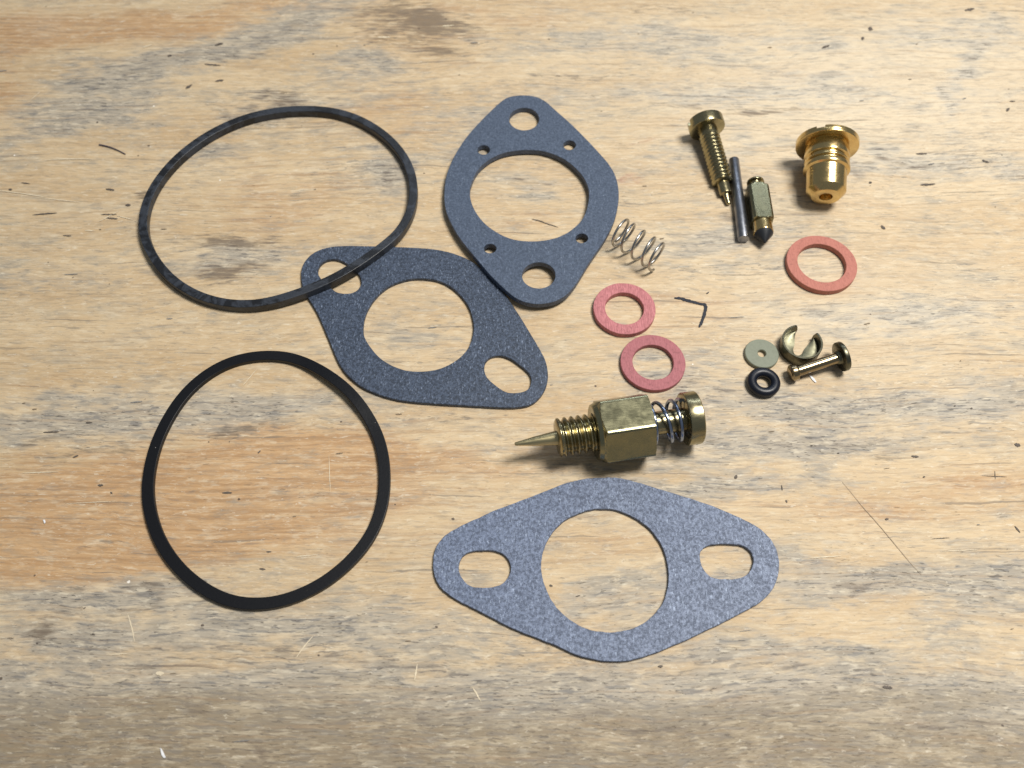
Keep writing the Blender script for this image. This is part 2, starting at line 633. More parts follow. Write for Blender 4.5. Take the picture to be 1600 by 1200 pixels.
    h = N.math('ADD', h, N.math('MULTIPLY', chip, 0.7))
    h = N.math('ADD', h, N.math('MULTIPLY', mott2, 0.9))
    N.bump(h, 0.55, 0.16)
    return N.m


M = {}
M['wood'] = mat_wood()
M['g_thin'] = mat_gasket('black_gasket_paper', (0.022, 0.031, 0.050), (0.072, 0.095, 0.145), (0.28, 0.34, 0.46), 0.75, spec=0.35, rough=0.46)
M['g_thick'] = mat_gasket('slate_gasket_paper', (0.043, 0.060, 0.094), (0.086, 0.113, 0.170), (0.22, 0.27, 0.36), 0.6, spec=0.35, rough=0.50)
M['g_pale'] = mat_gasket('pale_blue_gasket_paper', (0.060, 0.078, 0.125), (0.175, 0.218, 0.325), (0.46, 0.55, 0.72), 0.70, spec=0.35, rough=0.50)
M['brass'] = mat_metal('brass', (0.36, 0.318, 0.19), (0.25, 0.215, 0.125), 0.23, tarn=0.7, spots=0.2, bump=0.06)
M['brass_olive'] = mat_metal('olive_brass', (0.270, 0.255, 0.158), (0.205, 0.192, 0.118), 0.24, (0.8, 12, 12), tarn=0.14, spots=0.0, bump=0.04)
M['brass_gold'] = mat_metal('bright_brass', (0.66, 0.50, 0.235), (0.52, 0.36, 0.16), 0.21, tarn=0.6, spots=0.1, bump=0.04)
M['brass_dark'] = mat_metal('tarnished_brass', (0.15, 0.145, 0.105), (0.085, 0.08, 0.055), 0.30, tarn=0.9, spots=0.4, bump=0.08)
M['brass_needle'] = mat_metal('satin_brass', (0.56, 0.48, 0.28), (0.42, 0.35, 0.19), 0.33, tarn=0.4, bump=0.03)
M['brass_lip'] = mat_metal('worn_brass', (0.26, 0.25, 0.17), (0.15, 0.145, 0.10), 0.42, tarn=0.9, spots=0.4, bump=0.08)
M['bronze'] = mat_metal('bronze', (0.34, 0.27, 0.165), (0.20, 0.15, 0.09), 0.2, tarn=0.7, spots=0.2, bump=0.05)
M['steel'] = mat_metal('grey_steel', (0.27, 0.28, 0.31), (0.17, 0.18, 0.21), 0.36, (1, 1, 1), tarn=0.9, spots=0.6, bump=0.4)
M['spring'] = mat_metal('spring_steel', (0.50, 0.49, 0.47), (0.28, 0.27, 0.26), 0.26, (1, 1, 1), tarn=0.8)
M['spring_blue'] = mat_metal('zinc_spring', (0.34, 0.40, 0.54), (0.18, 0.21, 0.30), 0.18, (1, 1, 1), tarn=0.8)
M['rub_dusty'] = mat_rubber('dusty_rubber', 0.36, (0.010, 0.011, 0.014), spec=0.42)
M['rub_black'] = mat_rubber('black_rubber', 0.0, (0.0045, 0.005, 0.007), rough=0.36, spec=0.30)
M['rub_navy'] = mat_rubber('shiny_rubber', 0.0, (0.004, 0.006, 0.013), rough=0.34, spec=0.4)
M['tip'] = mat_rubber('rubber_tip', 0.0, (0.016, 0.018, 0.022), rough=0.38)
M['pink_a'] = mat_fibre('rose_fibre', (0.365, 0.126, 0.134), 0.45, 0.9)
M['pink_b'] = mat_fibre('rose_fibre_plain', (0.325, 0.108, 0.120), 1.3, 0.45)
M['red'] = mat_fibre('brick_red_fibre', (0.395, 0.145, 0.110), 1.2, 0.3)
M['green'] = mat_plain('grey_green_plastic', (0.200, 0.215, 0.160), 0.45, 0.35, 0.10)
M['ink'] = mat_plain('pen_ink', (0.022, 0.024, 0.034), 0.6, 0.3, 0.3)
M['fleck'] = mat_plain('dark_fleck', (0.11, 0.09, 0.075), 0.7, 0.3, 0.3)
M['fleck_brown'] = mat_plain('brown_fleck', (0.22, 0.165, 0.110), 0.7, 0.3, 0.3)
M['fleck_blue'] = mat_plain('slate_fleck', (0.21, 0.20, 0.19), 0.7, 0.3, 0.3)
M['fleck_pale'] = mat_plain('pale_splinter', (0.68, 0.58, 0.42), 0.6, 0.4, 0.1)
M['paint'] = mat_plain('white_chip', (0.80, 0.80, 0.82), 0.4, 0.5, 0.1)


# ------------------------------------------------------------------ the plywood
def vnoise(x, y, seed):
    r = np.random.RandomState(seed)
    T = r.rand(64, 64)
    xi, yi = np.floor(x).astype(int), np.floor(y).astype(int)
    fx, fy = x - xi, y - yi
    fx = fx * fx * (3 - 2 * fx)
    fy = fy * fy * (3 - 2 * fy)
    g = lambda i, j: T[(xi + i) % 64, (yi + j) % 64]
    return (g(0, 0) * (1 - fx) + g(1, 0) * fx) * (1 - fy) + (g(0, 1) * (1 - fx) + g(1, 1) * fx) * fy


def board():
    xs = np.concatenate([np.linspace(-700, -165, 14)[:-1], np.arange(-165, 165.1, 0.9), np.linspace(165, 700, 14)[1:]])
    ys = np.concatenate([np.linspace(-400, -90, 10)[:-1], np.arange(-90, 140.1, 0.9), np.linspace(140, 800, 14)[1:]])
    X, Y = np.meshgrid(xs, ys)
    nx, ny = len(xs), len(ys)
    # where each point of the board is seen, to place the stains and the painted shade
    dx, dy, dz = X - CAM.x, Y - CAM.y, 0 - CAM.z
    z = np.maximum(dy * FWD.y + dz * FWD.z, 20)
    U = 800 + FPX * dx / z
    Vv = 600 - FPX * (dy * UPV.y + dz * UPV.z) / z
    wu = sum((vnoise(X / s + 9, Y / (s * .45) + 3, 11 + i) - .5) * a for i, (s, a) in enumerate(((40, 120), (14, 60), (5, 26))))
    wv = sum((vnoise(X / s + 5, Y / (s * .45) + 7, 21 + i) - .5) * a for i, (s, a) in enumerate(((40, 40), (14, 22), (5, 12))))
    U2, V2 = U + wu, Vv + wv

    def blob(px, py, rx, ry, ang, amp, pw=1.0):
        c, s = math.cos(math.radians(ang)), math.sin(math.radians(ang))
        a, b = U2 - px, V2 - py
        u, v = (a * c + b * s) / rx, (-a * s + b * c) / ry
        return amp * np.exp(-((u * u + v * v) ** pw) * 0.9)

    O = [(90, 40, 330, 38, -3, .75), (20, 150, 110, 55, -10, .6), (400, 10, 200, 18, 0, .55), (60, 860, 300, 55, -2, 1.0),
         (180, 770, 330, 75, -3, .75), (430, 720, 230, 90, -2, .62), (420, 850, 240, 45, -2, .5), (700, 720, 200, 30, -2, .4),
         (1380, 790, 330, 36, -5, .42), (1560, 760, 120, 20, -4, .4), (470, 290, 170, 60, 0, .35), (620, 170, 130, 50, 5, .38),
         (860, 350, 90, 22, 0, .4), (60, 590, 130, 18, -3, .35), (150, 520, 260, 18, 0, .2), (980, 470, 70, 45, 0, .32),
         (760, 15, 220, 18, 2, .35), (1270, 120, 220, 50, -4, .22), (1450, 200, 200, 40, -4, .25), (950, 850, 90, 30, 0, .3),
         (200, 880, 200, 30, 0, .7), (250, 800, 420, 95, -2, .62), (900, 640, 160, 22, -2, .3), (1040, 480, 70, 40, 0, .35), (780, 300, 60, 60, 0, .2), (420, 330, 160, 70, 0, .35), (560, 760, 160, 60, -2, .5), (900, 690, 130, 16, -3, .35), (640, 60, 170, 55, 5, .35), (1070, 560, 60, 20, 0, .2), (300, 1060, 400, 40, 0, .3)]
    G = [(250, 110, 190, 34, -22, .62), (430, 50, 150, 34, -20, .62), (130, 190, 110, 26, -20, .4), (560, 110, 80, 26, 0, .5), (530, 160, 60, 14, 0, .35),
         (615, 250, 55, 42, 10, .62), (720, 180, 60, 45, 10, .4), (425, 175, 90, 18, -5, .55), (380, 400, 110, 24, -5, .5), (660, 130, 40, 12, 0, .2),
         (120, 655, 190, 26, -4, .62), (400, 630, 170, 30, -4, .6), (60, 620, 120, 16, 0, .4), (650, 520, 60, 34, 0, .3), (130, 940, 260, 26, -3, .62),
         (450, 985, 330, 32, -3, .6), (90, 1010, 160, 34, -2, .5), (800, 1195, 1700, 118, 0, 1.2), (1450, 1085, 330, 46, -3, .8), (700, 1065, 420, 30, -2, .62),  # the widest blob paints a shadow along the bottom, mixed with grime
         (250, 1100, 380, 40, -2, .8), (1060, 600, 90, 40, 0, .5), (960, 560, 30, 40, 0, .3), (1330, 640, 300, 34, -3, .55), (1220, 700, 200, 26, -3, .6),
         (1560, 620, 120, 60, 0, .35), (1110, 765, 150, 20, -3, .62), (1000, 752, 80, 12, 0, .5), (1380, 895, 270, 24, -7, .72), (1540, 930, 140, 40, -4, .45),
         (960, 930, 80, 40, 0, .4), (1180, 365, 130, 22, -5, .5), (1060, 390, 70, 16, 0, .35), (1140, 150, 330, 26, 2, .42), (1000, 60, 260, 22, 3, .36),
         (1420, 60, 230, 22, 0, .32), (1150, 260, 80, 30, 0, .35), (1450, 270, 160, 20, -3, .42), (1490, 120, 18, 110, 0, .42), (880, 280, 70, 24, 0, .42),
         (1400, 480, 220, 22, 0, .36), (1190, 880, 80, 20, 0, .4), (760, 690, 60, 14, 0, .3), (320, 240, 60, 20, -20, .4), (60, 420, 160, 20, 0, .28), (1250, 1010, 300, 20, -3, .4)]
    D = [(648, 40, 85, 24, 4, .95), (690, 78, 62, 12, 0, .6), (600, 60, 60, 14, 0, .4), (365, 382, 85, 14, -4, .62),
         (350, 425, 60, 14, -8, .62), (425, 168, 75, 14, -6, .52), (380, 100, 50, 10, 0, .3), (205, 305, 14, 7, 0, .6),
         (1150, 880, 16, 16, 0, .4), (1270, 905, 40, 6, -4, .55), (1300, 915, 20, 10, 0, .45), (1420, 715, 26, 5, 0, .7),
         (410, 1160, 22, 14, 0, .5), (300, 1100, 40, 12, 0, .35), (20, 995, 30, 14, -20, .55), (980, 770, 80, 8, -3, .42),
         (610, 265, 26, 20, 20, .4), (100, 925, 40, 6, -8, .5), (240, 925, 60, 5, -3, .5), (650, 985, 40, 5, 0, .35),
         (960, 365, 20, 5, 0, .3), (1090, 175, 130, 5, 2, .42), (1245, 185, 60, 4, 4, .5), (850, 1020, 300, 10, 0, .2),
         (1050, 1150, 90, 12, 0, .35), (500, 1030, 500, 14, -1, .26), (1200, 1040, 400, 12, -2, .28), (200, 960, 160, 6, -3, .35), (1100, 640, 90, 7, -3, .3), (1350, 690, 160, 6, -3, .4), (1200, 600, 60, 6, 0, .25), (720, 500, 60, 5, 0, .3), (650, 560, 60, 5, 0, .3), (900, 270, 50, 6, 0, .3), (1300, 1080, 90, 12, 0, .3), (700, 1120, 120, 10, 0, .25), (1480, 1130, 120, 10, 0, .3),
         (60, 685, 70, 6, -6, .5), (350, 670, 80, 8, -4, .5), (700, 650, 60, 8, 0, .3), (1430, 250, 60, 4, 0, .25),
         (1540, 275, 30, 4, 0, .35), (150, 265, 20, 4, 0, .4), (1495, 50, 10, 60, 0, .25), (1490, 150, 9, 60, 0, .3), (180, 850, 50, 4, 0, .35)]
    D += [(1180, 340, 60, 5, -3, .4), (1440, 270, 80, 4, -3, .45), (1350, 210, 50, 3, 0, .3), (1010, 20, 60, 8, 0, .3), (930, 95, 60, 5, 3, .35),
          (1540, 480, 50, 8, -4, .3), (1420, 520, 70, 5, -3, .3), (1090, 615, 40, 10, 0, .4), (740, 250, 20, 30, 0, .25), (720, 130, 40, 6, 0, .3), (880, 268, 40, 6, 0, .3),
          (70, 340, 50, 5, -3, .35), (130, 700, 80, 5, -4, .35), (1250, 470, 60, 4, 0, .25), (1250, 1120, 70, 14, -3, .3), (950, 1110, 60, 12, 0, .3), (150, 1060, 60, 16, 0, .25)]
    D = [d[:5] + (min(1.0, d[5] * 1.3),) for d in D]
    S = [(1300, 650, 330, 60, -3, .6), (1200, 330, 260, 90, 0, .5), (1450, 250, 220, 40, 0, .6), (1000, 130, 280, 60, 0, .45),
         (430, 170, 120, 30, -5, .7), (380, 400, 130, 35, -5, .5), (100, 430, 180, 40, 0, .35), (300, 660, 330, 30, -3, .8),
         (980, 765, 170, 30, 0, .8), (600, 1010, 500, 60, 0, .7), (1380, 890, 260, 40, -5, .8), (1350, 1100, 300, 60, 0, .7),
         (350, 60, 180, 40, -10, .3), (800, 1120, 500, 50, 0, .6), (850, 270, 100, 40, 0, .45), (650, 500, 90, 60, 0, .4),
         (1050, 600, 90, 60, 0, .5), (1480, 440, 200, 50, 0, .4), (1300, 20, 250, 25, 0, .45), (400, 790, 300, 20, -3, .3),
         (1130, 400, 120, 60, 0, .4), (570, 260, 90, 60, 20, .6), (200, 990, 300, 60, 0, .4)]
    R = [(1025, 298, 34, 4, -3, .7), (1035, 222, 26, 4, -5, .6), (1058, 268, 22, 3, 0, .4), (420, 590, 40, 5, 0, .3), (600, 890, 40, 6, 0, .3)]
    Pp = [(1400, 150, 450, 170, 0, .75), (1350, 470, 380, 130, 0, .5), (1000, 60, 300, 90, 0, .35), (60, 30, 60, 40, 0, .3),
          (480, 620, 60, 20, 0, .3), (1500, 620, 160, 50, 0, .35)]

    def tot(L, pw=1.0):
        t = np.zeros_like(U)
        for b in L:
            t = np.maximum(t, blob(*b, pw)) + 0.25 * np.minimum(t, blob(*b, pw))
        return np.clip(t, 0, 1.2)

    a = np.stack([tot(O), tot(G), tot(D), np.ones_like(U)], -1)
    b = np.stack([tot(S), tot(R), tot(Pp), np.ones_like(U)], -1)
    # the sheet is not dead flat
    Z = (vnoise(X / 60 + 3, Y / 22, 5) - 1.0) * 0.10 + (vnoise(X / 9 + 3, Y / 2.2, 6) - 1.0) * 0.05
    top = [(float(X[j, i]), float(Y[j, i]), float(Z[j, i])) for j in range(ny) for i in range(nx)]
    F = [(j * nx + i, j * nx + i + 1, (j + 1) * nx + i + 1, (j + 1) * nx + i) for j in range(ny - 1) for i in range(nx - 1)]
    # thickness: a skirt and an underside
    rim = [i for i in range(nx)] + [j * nx + nx - 1 for j in range(1, ny)] + [(ny - 1) * nx + i for i in range(nx - 2, -1, -1)] + [j * nx for j in range(ny - 2, 0, -1)]
    nb = len(top)
    V = top + [(top[k][0], top[k][1], -18.0) for k in rim]
    m = len(rim)
    for k in range(m):
        k2 = (k + 1) % m
        F.append((rim[k], nb + k, nb + k2, rim[k2]))
    F.append(tuple(nb + k for k in range(m))[::-1])
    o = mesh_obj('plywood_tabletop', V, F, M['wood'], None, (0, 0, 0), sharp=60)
    o['kind'] = 'structure'
    o['o_mm'] = (0.0, 0.0, 0.0)
    pad = np.tile(np.array([[0, 0, 0, 1.0]]), (m, 1))
    for nm, arr in (('stain_shade_a', a), ('stain_b', b)):
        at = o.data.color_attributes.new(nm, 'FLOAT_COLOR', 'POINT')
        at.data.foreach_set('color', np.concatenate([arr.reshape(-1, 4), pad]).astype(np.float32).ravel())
    return o


BOARD = board()


def sliver(px, py, L, wpx, ang, z=0.03, seed=0, curve=0.0, n=12):
    """thin irregular fleck lying on the board; L and w in photograph pixels, ang in degrees"""
    r = np.random.RandomState(seed)
    c, s = math.cos(math.radians(ang)), math.sin(math.radians(ang))
    up, lo = [], []
    for i in range(n + 1):
        t = i / n
        u = (t - .5) * L
        k = (math.sin(math.pi * t) ** 0.6)
        off = curve * (4 * (t - .5) ** 2 - .5) * L
        h1 = k * wpx / 2 * (0.6 + 0.8 * r.rand()) + 0.05
        h2 = k * wpx / 2 * (0.6 + 0.8 * r.rand()) + 0.05
        up.append((u, off - h1))
        lo.append((u, off + h2))
    loop = up + lo[::-1]
    pts = [P(px + x * c - y * s, py + x * s + y * c, z) for x, y in loop]
    nn = n + 1
    V = [tuple(p) for p in pts]
    F = []
    for i in range(n):
        F.append((i, i + 1, 2 * nn - 2 - i, 2 * nn - 1 - i))
    return V, F


def sliver_set(name, rows, mat, kind='stuff', z0=0.03):
    vf = []
    for i, rr in enumerate(rows):
        vf.append(sliver(*rr[:5], z=z0 + 0.004 * (i % 7), seed=i * 3 + len(rows), curve=(rr[5] if len(rr) > 5 else 0)))
    V, F = merge(*vf)
    o = mesh_obj(name, V, F, mat, BOARD, (0, 0, 0), sharp=None)
    if kind:
        o['kind'] = kind
    return o


# ------------------------------------------------------------------ gaskets
cc = crop
# lowest, slotted both ends, pale
g3o = smooth_closed(cc([(70, 400), (78, 350), (98, 308), (130, 278), (180, 248), (250, 215), (330, 180), (420, 145), (500, 115), (580, 82), (640, 62), (700, 48), (765, 42), (830, 43), (890, 54), (960, 75), (1050, 102), (1150, 132), (1250, 167), (1340, 205), (1410, 240), (1460, 280), (1495, 325), (1511, 375), (1512, 430), (1500, 480), (1475, 525), (1430, 565), (1370, 600), (1290, 640), (1200, 685), (1100, 730), (1000, 772), (900, 803), (830, 809), (760, 804), (680, 786), (600, 751), (520, 717), (430, 685), (350, 645), (270, 603), (190, 563), (130, 527), (93, 490), (75, 445)], 650, 730, 0.375))
g3h = smooth_closed(cc([(520, 420), (530, 350), (555, 290), (600, 235), (650, 203), (710, 180), (775, 172), (830, 177), (890, 198), (950, 235), (1000, 285), (1035, 350), (1053, 430), (1048, 510), (1020, 580), (975, 630), (920, 665), (860, 683), (800, 688), (735, 680), (670, 655), (610, 610), (565, 555), (535, 490)], 650, 730, 0.375))
g3l = smooth_closed(cc([(175, 415), (190, 375), (225, 352), (290, 346), (340, 350), (380, 375), (397, 420), (385, 460), (355, 490), (300, 502), (235, 500), (195, 470)], 650, 730, 0.375))
g3r = smooth_closed(cc([(1180, 372), (1193, 340), (1225, 322), (1300, 319), (1360, 325), (1395, 350), (1407, 385), (1398, 425), (1370, 455), (1310, 467), (1240, 463), (1200, 430)], 650, 730, 0.375))
flat = lambda h: (lambda x, y: h)
T3 = 0.72
G3 = plate('flange_gasket', g3o, [g3h, g3l, g3r], flat(T3), T3, M['g_pale'], edge=0.06, rag=0.035, seed=3)
tag(G3, 'pale blue-grey diamond gasket with two slots and one big hole, nearest the viewer', 'gasket', 'grey paper gaskets')

# middle one, under the black ring
T2 = 0.80
g2o = smooth_closed(cc([(105, 240), (112, 195), (135, 155), (175, 120), (235, 95), (310, 84), (400, 83), (500, 85), (600, 88), (700, 92), (800, 98), (880, 110), (950, 130), (1010, 155), (1080, 200), (1150, 268), (1205, 335), (1255, 405), (1310, 490), (1370, 590), (1410, 658), (1437, 715), (1448, 785), (1440, 845), (1410, 898), (1365, 940), (1300, 960), (1200, 962), (1080, 955), (950, 948), (820, 940), (700, 930), (600, 914), (520, 888), (440, 853), (385, 812), (338, 765), (300, 700), (265, 612), (230, 530), (195, 450), (150, 375), (113, 310)], 440, 360, 0.2875))
g2h = smooth_closed(cc([(443, 530), (455, 460), (490, 390), (550, 325), (620, 285), (700, 263), (770, 260), (850, 272), (920, 305), (980, 360), (1020, 420), (1043, 500), (1040, 570), (1015, 640), (965, 695), (900, 735), (830, 760), (750, 766), (680, 762), (600, 735), (530, 690), (480, 630), (450, 580)], 440, 360, 0.2875))
g2l = smooth_closed(cc([(195, 230), (206, 190), (240, 162), (290, 155), (340, 170), (380, 200), (418, 235), (433, 272), (425, 310), (395, 335), (350, 344), (300, 336), (262, 308), (222, 272)], 440, 360, 0.2875))
g2r = smooth_closed(cc([(1100, 745), (1112, 706), (1145, 684), (1200, 680), (1250, 700), (1300, 735), (1345, 775), (1357, 810), (1350, 850), (1320, 875), (1260, 884), (1210, 875), (1160, 840), (1112, 795)], 440, 360, 0.2875))
G2 = plate('flange_gasket', g2o, [g2h, g2l, g2r], flat(T2), T2, M['g_thin'], edge=0.10, rag=0.012, seed=5)
tag(G2, 'dark speckled diamond gasket partly under the dusty black ring and the thick gasket', 'gasket', 'grey paper gaskets')

# thick one on top of the middle one's corner, tilted a little by it
T1 = 1.35


def z1(x, y):
    a = P(835, 150, 0)
    b = P(800, 470, 0)
    d = Vector((b.x - a.x, b.y - a.y))
    t = ((x - a.x) * d.x + (y - a.y) * d.y) / d.length_squared
    return T1 + 0.02 + 1.02 * t


g1o = smooth_closed(cc([(78, 570), (85, 490), (105, 420), (140, 350), (185, 280), (250, 205), (320, 135), (375, 85), (420, 65), (480, 60), (540, 67), (590, 90), (640, 135), (720, 205), (800, 285), (870, 360), (920, 420), (950, 480), (964, 560), (955, 640), (930, 720), (880, 810), (810, 910), (750, 1010), (700, 1070), (640, 1105), (560, 1119), (490, 1110), (430, 1082), (370, 1030), (300, 960), (230, 875), (160, 790), (112, 708), (85, 640)], 670, 130, 0.3084))
g1h = smooth_closed(cc([(207, 560), (217, 500), (247, 440), (300, 390), (370, 355), (450, 340), (530, 338), (600, 348), (680, 380), (745, 430), (790, 485), (812, 545), (808, 610), (785, 680), (740, 730), (680, 770), (600, 795), (500, 801), (410, 787), (330, 747), (268, 695), (225, 630)], 670, 130, 0.3084))
g1s = [cc(ellipse(483, 181, 76, 57), 670, 130, 0.3084), cc(ellipse(557, 973, 85, 66), 670, 130, 0.3084)]
g1s += [cc(ellipse(x, y, 32, 24, 24), 670, 130, 0.3084) for x, y in ((278, 337), (713, 313), (311, 837), (775, 785))]
G1 = plate('flange_gasket', g1o, [g1h] + g1s, z1, T1, M['g_thick'], edge=0.06, rag=0.008, seed=7)
tag(G1, 'thick slate-blue gasket with four small round holes around its bore, farthest from viewer', 'gasket', 'grey paper gaskets')


# ------------------------------------------------------------------ rubber rings
def ring(name, centre_px, w, h, lift, mat, label, prof_r=0.25, wf=None):
    pts = smooth_closed(centre_px, 8)
    zf = lambda x, y: h + lift(x, y)
    W3 = [PZ(x, y, zf) for x, y in pts]
    a = np.array([(p.x, p.y) for p in W3])
    for _ in range(20):
        a = 0.5 * a + 0.25 * (np.roll(a, 1, 0) + np.roll(a, -1, 0))
    t = np.roll(a, -1, 0) - np.roll(a, 1, 0)
    t /= np.linalg.norm(t, axis=1, keepdims=True)
    nr = np.stack([-t[:, 1], t[:, 0]], 1)
    sec = []
    r = prof_r
    e = min(0.04, r * .3)
    for cx, cz, a0 in ((w / 2 - r, h - r, 0), (-w / 2 + r, h - r, 90), (-w / 2 + r, r, 180), (w / 2 - r, r, 270)):
        for k in range(5):
            th = math.radians(a0 + 90 * k / 4)
            sec.append((cx + r * math.cos(th), cz + r * math.sin(th)))
        # a support point just past each corner keeps the flats flat
        th = math.radians(a0 + 90)
        sec.append((cx + r * math.cos(th) - e * math.sin(th), cz + r * math.sin(th) + e * math.cos(th)))
        th0 = math.radians(a0)
        sec.insert(len(sec) - 6, (cx + r * math.cos(th0) + e * math.sin(th0), cz + r * math.sin(th0) - e * math.cos(th0)))
    V, F = [], []
    N_, K = len(a), len(sec)
    for i in range(N_):
        z0 = lift(a[i][0], a[i][1])
        tw = 0.0
        for sx, sz in sec:
            V.append((a[i][0] + nr[i][0] * sx, a[i][1] + nr[i][1] * sx, z0 + sz))
    for i in range(N_):
        i2 = (i + 1) % N_
        for k in range(K):
            k2 = (k + 1) % K
            F.append((i * K + k, i * K + k2, i2 * K + k2, i2 * K + k))
    c = a.mean(0)
    o = mesh_obj(name, V, F, mat, None, (c[0], c[1], 0), sharp=40)
    fix_normals(o)
    return tag(o, label, 'rubber ring', 'black rubber bowl rings')


def lift_near(px, py, rad, h):
    c = P(px, py, 0)
    return lambda x, y: h * math.exp(-(((x - c.x) ** 2 + (y - c.y) ** 2) / rad ** 2) ** 1.5)


l1 = lift_near(545, 420, 21, 0.86)
r1c = cc([(73, 715), (83, 620), (115, 535), (160, 460), (225, 380), (310, 303), (415, 230), (530, 172), (645, 131), (765, 107), (880, 97), (1000, 99), (1105, 115), (1210, 152), (1305, 208), (1380, 272), (1437, 345), (1474, 425), (1487, 505), (1481, 590), (1453, 672), (1403, 745), (1337, 802), (1260, 860), (1163, 925), (1050, 988), (923, 1041), (800, 1083), (700, 1106), (600, 1115), (490, 1106), (380, 1076), (285, 1028), (205, 965), (140, 885), (95, 800)], 200, 140, 0.3)
ring('rubber_ring', r1c, 1.9, 1.85, l1, M['rub_dusty'], 'dusty black square-cut rubber ring stretched oval, lying over the corner of a gasket', 0.18)
l2 = lift_near(550, 598, 9, 0.84)
r2c = cc([(80, 640), (92, 540), (118, 440), (165, 340), (230, 240), (320, 155), (420, 98), (520, 72), (610, 66), (700, 76), (790, 112), (880, 168), (950, 228), (1010, 305), (1058, 392), (1085, 480), (1094, 580), (1088, 680), (1060, 780), (1010, 870), (940, 950), (850, 1025), (750, 1080), (650, 1115), (550, 1128), (450, 1119), (360, 1085), (270, 1025), (190, 945), (130, 850), (95, 750)], 200, 530, 0.3667)
ring('rubber_ring', r2c, 2.15, 1.0, l2, M['rub_black'], 'clean jet-black flat rubber ring at the lower left, its rim touching a gasket', 0.12)


# ------------------------------------------------------------------ washers
def washer(name, px, py, Rpx, rpx, th, mat, label, cat='washer', group=None, rag=0.0, edge=0.08, holeoff=(0, 0)):
    c = P(px, py, th)
    e = P(px + Rpx, py, th)
    R = e.x - c.x
    r = R * rpx / Rpx
    n = 96
    A = np.array([(c.x + R * math.cos(2 * math.pi * i / n), c.y + R * math.sin(2 * math.pi * i / n)) for i in range(n)])
    B = np.array([(c.x + holeoff[0] + r * math.cos(2 * math.pi * i / n), c.y + holeoff[1] + r * math.sin(2 * math.pi * i / n)) for i in range(n)])
    if rag:
        A = ragged(A, rag, int(px))
        B = ragged(B, rag, int(py))
    o = plate_world(name, [A, B], flat(th), th, mat, None, edge, sharp=35)
    return tag(o, label, cat, group)


washer('fibre_washer', 975.7, 481.5, 48.6, 30.3, 1.25, M['pink_a'], 'ribbed rose-pink fibre washer with flaking edge, nearer the small coil spring', group='red fibre washers', rag=0.018)
washer('fibre_washer', 1020.4, 565.5, 50.6, 32, 1.05, M['pink_b'], 'smooth rose-pink fibre washer just above the brass needle valve assembly', group='red fibre washers', rag=0.01)
washer('fibre_washer', 1284.2, 410.5, 54.4, 37.6, 1.3, M['red'], 'wider brick-red fibre washer below the bright brass nozzle', group='red fibre washers', rag=0.01)
washer('plastic_washer', 1190.5, 551.8, 26.4, 6.4, 0.85, M['green'], 'grey-green plastic washer with a tiny hole beside the C-shaped clip', edge=0.12)

# O-ring
cO = P(1193, 597.5, 0.9)
sc_ = P(1194, 597.5, 0.9).x - cO.x
R_, r_ = 18.2 * sc_, 7.7 * sc_
V, F = [], []
for i in range(72):
    t = 2 * math.pi * i / 72
    for j in range(24):
        u = 2 * math.pi * j / 24
        rr = R_ + r_ * math.cos(u)
        V.append((cO.x + rr * math.cos(t), cO.y + rr * math.sin(t), r_ + r_ * math.sin(u) * 0.95))
for i in range(72):
    for j in range(24):
        F.append((i * 24 + j, ((i + 1) % 72) * 24 + j, ((i + 1) % 72) * 24 + (j + 1) % 24, i * 24 + (j + 1) % 24))
o = mesh_obj('o_ring', V, F, M['rub_navy'], None, (cO.x, cO.y, 0), sharp=60)
tag(o, 'small shiny black rubber O-ring touching the grey-green washer', 'O-ring')

# ------------------------------------------------------------------ needle valve assembly
HZ = 5.72
tip = P(804, 694, 5.9)
hd = P(1086, 652.5, 5.55)
ax = (hd - tip)
L = ax.length
ax.normalize()
print('assembly length', L)
A0 = tip.copy()


def S(px):                                           # axial position from photograph x on the axis line
    t = (px - 804) / (1086 - 804)
    return t * L * (1 - 0.0 * (t - t * t))


root = empty('needle_valve', (P(980, 700, 0).x, P(980, 700, 0).y, 0))
tag(root, 'large brass needle valve with hexagon body, pointed needle, threads and slotted screw head', 'needle valve')
OR = tuple(root['o_mm'])
V, F = lathe([(0, 0.14), (0.06, 0.27), (0.25, 0.34), (2, 0.60), (3.8, 0.88), (S(852), 1.10), (S(862), 1.26), (S(870), 1.38), (S(880), 1.42)], A0, ax, 48)
fix_normals(mesh_obj('needle', V, F, M['brass_needle'], root, OR))
PITCH_T = 1.28


def thread_r(depth, s0, s1, pitch):
    def f(s, r, th):
        if s < s0 or s > s1:
            return r
        ph = (s / pitch - th / (2 * math.pi)) % 1.0
        tooth = abs(ph - 0.5) * 2                     # 0 crest .. 1 root
        tooth = min(1, max(0, (tooth - 0.12) / 0.76))
        fade = min(1, (s - s0) / 0.5, (s1 - s) / 0.5)
        return r - depth * tooth * max(0, fade)
    return f


sA, sB = S(869.5), S(936)
prof = [(sA - 0.05, 1.2), (sA - 0.05, 3.1), (sA + .25, 3.55)] + [(s, 3.62) for s in np.arange(sA + .3, sB - 1.2, 0.09)] + [(sB - 1.1, 3.3), (sB, 3.25)]
V, F = lathe(prof, A0, ax, 72, thread_r(0.72, sA + .3, sB - 1.2, PITCH_T))
fix_normals(mesh_obj('threaded_stem', V, F, M['brass'], root, OR, sharp=45))
sH0, sH1 = S(927), S(1012)
AF = 11.3


def hexr(s, r, th):
    t = (th + math.pi / 2) % (math.pi / 3)            # flat faces look up and down
    a = t - math.pi / 6 if False else ((th - math.pi / 2 + math.pi / 6) % (math.pi / 3)) - math.pi / 6
    hr = (AF / 2) / math.cos(a)
    hr = min(hr, AF / 2 / math.cos(math.pi / 6) - 0.08)
    return min(hr, r)


